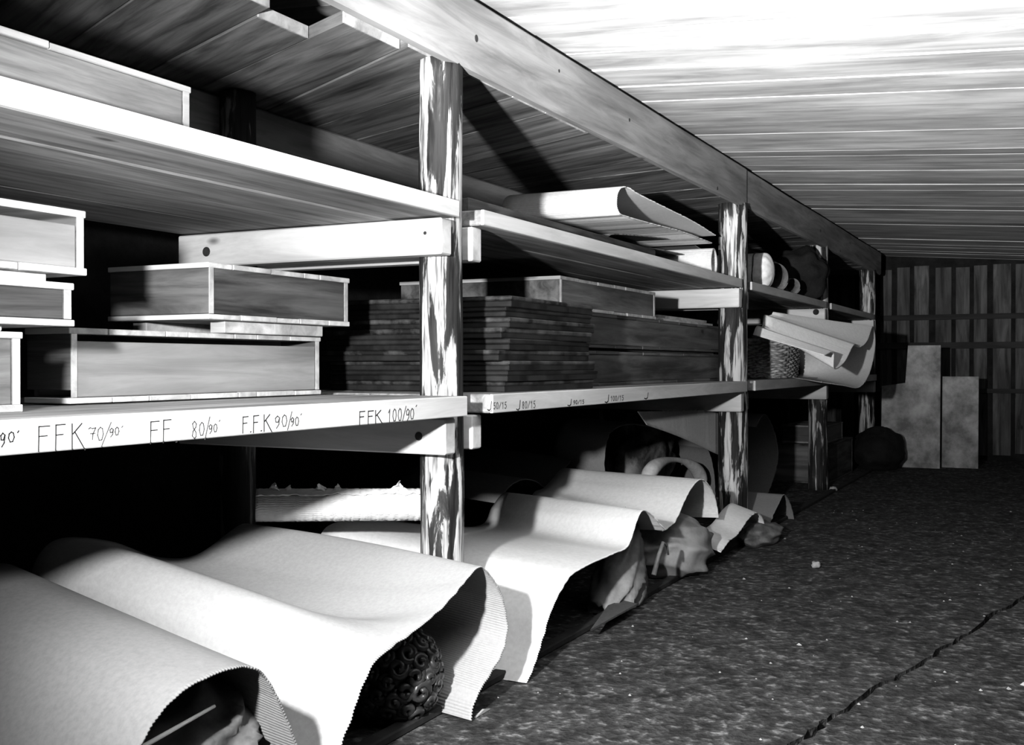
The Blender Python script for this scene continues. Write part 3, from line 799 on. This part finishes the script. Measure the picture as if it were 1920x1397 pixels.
# draped dark bundle under the first cover; the pale rod paints in its highlight
lump('draped_bundle', 'dark leathery draped bundle under the broad cardboard arch', 'bundle', (1.56, 1.52, -.75), .165, .17, .165, 'tarp', seed=2, amp=.12, fold=.2, fdir=(-.6, 0, 1), ffreq=7, floor=FLOOR)
ra, rb_ = atY(284, 1391, 1.335), atY(402, 1324, 1.345)
dirn = (rb_-ra).normalized()
A = Acc(); st = ra - dirn*.26; A.add(tube_data([p-st for p in (st, ra, rb_)], lambda t: .0052-.002*t, 10))
o = A.build('highlight_rod', 'paper', None, True); o.location = st
tag(o, 'thin pale rod added as a highlight on the dark draped bundle', 'rod')

# sacks and tarpaulin bundles along the foot of the rack
lump('tarpaulin_bundle', 'creased tarpaulin bundle poking out under the long stepped cardboard', 'bundle', (3.76, 1.49, -.775), .23, .12, .205, 'tarp', seed=5, amp=.10, taper=.85, shear=.17, fold=.26, fdir=(.8, .1, -.55), ffreq=7, floor=FLOOR+.001, top=.98)
lump('sack', 'round-topped stuffed sack with creases in front of the steep cardboard arch', 'sack', (4.53, 1.54, -.80), .235, .20, .155, 'tarp', seed=9, amp=.10, fold=.20, fdir=(.25, 0, 1), ffreq=6, floor=FLOOR+.001)
lump('sack', 'dark slack sack at the rack foot beside the small cardboard arch', 'sack', (5.55, 1.66-.28, -.87), .25, .10, .06, 'cloth_dk', seed=12, amp=.2, fold=.1, floor=FLOOR+.001)
# cloth corner sticking out of the tarpaulin
cp = [atY(1226, 1078, 1.37), atY(1236, 1040, 1.36), atY(1243, 1018, 1.355), atY(1250, 1022, 1.36), atY(1253, 1040, 1.36)]
A = Acc(); A.add(tube_data([p-cp[0] for p in cp], lambda t: .010-.006*t, 8)); o = A.build('cloth_strip', 'tarp', None, True); o.location = cp[0]
tag(o, 'twisted cloth end sticking out of the creased tarpaulin bundle', 'cloth')
# flat card on the floor at the sill
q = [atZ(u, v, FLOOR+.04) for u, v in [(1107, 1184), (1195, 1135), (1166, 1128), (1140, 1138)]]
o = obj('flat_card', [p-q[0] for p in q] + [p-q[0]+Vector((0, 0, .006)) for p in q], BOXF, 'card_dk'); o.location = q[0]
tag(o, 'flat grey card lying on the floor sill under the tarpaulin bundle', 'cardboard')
q = [atY(u, v, 1.34) for u, v in [(893, 1352), (908, 1330), (920, 1340), (918, 1355)]]
q = [Vector((p.x, p.y, max(p.z, FLOOR+.002))) for p in q]
o = obj('card_scrap', [p-q[0] for p in q] + [p-q[0]+Vector((0, .006, 0)) for p in q], BOXF, 'card_lt'); o.location = q[0]
tag(o, 'small square card scrap on the floor at the end of the wavy arch', 'cardboard')

# carved relief behind the second post: mottled body with a pale arched rim
rc = Vector((6.02, 2.17, FLOOR))
rt = thing('carved_relief', rc, 'mottled carved relief with a pale arched rim behind the second log post', 'sculpture')
lump('relief_body', None, None, (0, .03, .26), .44, .12, .36, 'relief', seed=14, amp=.3, freq=3.2, fold=.08, ffreq=8, parent=rt, floor=0.0)
path = []
for k in range(25):
    a = math.pi*(.02+.96*k/24)
    p = atY(1264+52*-math.cos(a), 908-46*math.sin(a), 1.985) - rc
    path.append(p)
A = Acc(); A.add(tube_data(path, lambda t: .028+.014*math.sin(t*9), 12)); A.build('arched_rim', 'cloth_lt', rt, True)

# ------------------------------------------------------------------ third bay
# white sack end on the upper shelf
wbz = Z_UP+.098
wbt = thing('wrapped_roll', (6.47, 1.585, Z_UP), 'pale cloth-wrapped roll with a rounded puckered end on the upper shelf', 'roll')
def wrapped():
    vs, fs = [], []; nr, na = 26, 60
    for j in range(nr+1):
        t = j/nr
        y = .62*max(0, (t-.35)/.65) if t > .35 else 0
        if t <= .35:
            r = .106*math.sin(t/.35*math.pi/2); yy = -.055*math.cos(t/.35*math.pi/2)
        else: r = .106; yy = y
        for i in range(na):
            a = 2*math.pi*i/na
            pl = 1 + .07*math.sin(a*9+1.3*math.sin(a*2))*(1-min(1, t/.5)) + .04*noise.noise(Vector((math.cos(a)*2, math.sin(a)*2, yy*5)))
            vs.append((r*pl*math.cos(a), yy, .108+r*pl*math.sin(a)))
    for j in range(nr):
        for i in range(na): fs.append((j*na+i, j*na+(i+1) % na, (j+1)*na+(i+1) % na, (j+1)*na+i))
    fs.append(tuple(nr*na+i for i in range(na)))
    obj('cloth_wrap', vs, fs, 'cloth_lt', wbt, smooth=True)
    A = Acc(); A.add(tube_data([(.109*math.cos(a*.2618), .05+.004*math.sin(a), .108+.109*math.sin(a*.2618)) for a in range(25)], .004, 6)); A.build('string', 'crate_dk', wbt, True)
wrapped()
roll('cloth_roll', 'long dark rolled cloth leaning across the upper shelf of the third bay', (6.75, 1.60, Z_UP+.085), (7.35, 1.95, Z_UP+.26), .10, 1.6, 'cloth_dk', cat='roll')
roll('cloth_roll', 'grey rolled cloth beneath the long dark rolled cloth', (7.10, 1.555, Z_UP+.056), (7.42, 1.80, Z_UP+.08), .055, 1.6, 'cloth_dk', cat='roll')
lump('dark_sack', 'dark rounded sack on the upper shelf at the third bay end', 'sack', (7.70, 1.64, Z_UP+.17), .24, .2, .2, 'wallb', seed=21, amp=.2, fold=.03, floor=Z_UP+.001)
# folded card sheets spilling off the lower shelf
f = pxs([(1540, 716), (1580, 722), (1612, 725), (1632, 695), (1642, 645), (1637, 613), (1626, 640), (1613, 652), (1601, 648), (1583, 680), (1564, 692), (1563, 662), (1546, 667)], 1.20)
b_ = pxs([(1480, 706), (1492, 706), (1500, 700), (1496, 670), (1475, 620), (1452, 588), (1446, 591), (1440, 593), (1432, 592), (1430, 606), (1428, 613), (1418, 613), (1412, 628)], 1.62)
sheet('folded_cardboard', 'lightened cardboard sheets folded in zigzags, spilling off the lower shelf over the basket', f, b_, 'card_lift', rows=10, seed=30)
# wicker basket
bk = thing('wicker_basket', (7.12, 1.72, Z_LO), 'woven wicker basket under the zigzag cardboard on the lower shelf', 'basket')
def basket():
    rx, ry, H = .30, .17, .235
    def rad(a, z): 
        k = .88+.12*z/H; s = 4.0
        c, s_ = math.cos(a), math.sin(a)
        rr_ = (abs(c)**s+abs(s_)**s)**(-1/s)
        return Vector((rx*k*rr_*c, ry*k*rr_*s_, z))
    for i in range(15):
        z = .012+.0152*i; path = []
        for k in range(145):
            a = 2*math.pi*k/144
            p = rad(a, z); d = Vector((p.x, p.y, 0)).normalized()
            path.append(p + d*(.010*math.sin(a*20+(i % 2)*math.pi)) + Vector((0, 0, .006*math.sin(a*10+i*.4))))
        A = Acc(); A.add(tube_data(path, .0085, 6, cap=False)); A.build('woven_strand', 'wicker', bk, True)
    for k in range(40):
        a = 2*math.pi*k/40
        A = Acc(); A.add(tube_data([rad(a, .002), rad(a, .12), rad(a, H+.01)], .006, 6)); A.build('stake', 'wicker', bk, True)
    path = [rad(2*math.pi*k/60, H+.008) for k in range(61)]
    A = Acc(); A.add(tube_data(path, .014, 8, cap=False)); A.build('rim', 'wicker', bk, True)
    n = 40; base = [rad(2*math.pi*k/n, .003)*.97 for k in range(n)]
    obj('base', [(p.x, p.y, .002) for p in base]+[(p.x, p.y, .01) for p in base], [tuple(range(n)), tuple(range(n, 2*n))]+[(k, (k+1) % n, n+(k+1) % n, n+k) for k in range(n)], 'wicker', bk)
basket()

# ------------------------------------------------------------------ far bay and end wall
crate('small pale box low in the far bay beneath the lower shelf', 8.55, 9.25, 1.62, 1.95, FLOOR+.30, FLOOR+.44, 'crate_pale', n=3, seed=31, lidpale='crate_pale')
crate('dim flat crate under the small pale box in the far bay', 8.45, 9.5, 1.58, 2.0, FLOOR, FLOOR+.30, 'crate_dk', n=4, seed=32, lidpale='crate_dk')
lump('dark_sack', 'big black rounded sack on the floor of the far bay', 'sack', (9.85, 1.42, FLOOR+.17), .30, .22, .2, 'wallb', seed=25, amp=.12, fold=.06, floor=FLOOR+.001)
def lean_panel(label, u0, u1, v0, v1, x, lean, th=.02, notch=None):
    a, b_ = atX(u1, v1, x), atX(u0, v0, x)
    t = thing('leaning_panel', (x, (a.y+b_.y)/2, FLOOR), label, 'panel')
    hy = (b_.y-a.y)/2; H = b_.z-FLOOR
    prof = [(-hy, 0), (hy, 0), (hy, H), (-hy, H)]
    if notch: prof = [(-hy, 0), (hy, 0), (hy, notch[1]), (hy-notch[0], notch[1]+.03), (hy-notch[0]-.02, H), (-hy, H)]
    n = len(prof); vs = []
    for d in (0, th):
        for (yy, z_) in prof: vs.append((d + lean*z_, yy, z_))
    fs = [tuple(range(n)), tuple(range(n, 2*n))]+[(k, (k+1) % n, n+(k+1) % n, n+k) for k in range(n)]
    obj('panel_board', vs, fs, 'panel', t, bevel=.002)
lean_panel('tall mottled panel with a stepped edge leaning by the end wall', 1652, 1762, 648, 876, 10.15, .06, notch=(.20, .72))
lean_panel('shorter mottled panel leaning beside the tall stepped panel', 1766, 1834, 706, 872, 10.3, .06)

# ------------------------------------------------------------------ stones and grit on the floor
def stone(label, u, v, r, seed):
    p = atZ(u, v, FLOOR)
    lump('stone', label, 'stone', (p.x, p.y, FLOOR+r*.5), r*1.2, r, r*.7, 'stone', seed=seed, amp=.5, freq=1.6, floor=FLOOR+.0005, nu=16, nv=10)
stone('pale stone lying alone on the trodden floor', 1530, 1064, .022, 3)
stone('pale stone on the floor near the far end of the sill', 1562, 922, .03, 4)
A = Acc(); rn = random.Random(99)
for i in range(170):
    x_ = rn.uniform(2.0, 7.5); y_ = rn.uniform(-.6, 1.40); r = rn.uniform(.002, .0055)*(1 if rn.random() < .95 else 1.8)
    vs = [(x_+r*rn.uniform(.7, 1.3)*a, y_+r*rn.uniform(.7, 1.3)*b2, FLOOR+r*c) for a, b2, c in ((1, 0, 0), (0, 1, 0), (-1, 0, 0), (0, -1, 0), (.2, .1, .9), (0, 0, -.2))]
    A.add((vs, [(0, 1, 4), (1, 2, 4), (2, 3, 4), (3, 0, 4), (1, 0, 5), (2, 1, 5), (3, 2, 5), (0, 3, 5)]))
o = A.build('floor_grit', 'stone'); tag(o, 'fine grit scattered over the trodden floor', 'grit'); o['kind'] = 'stuff'
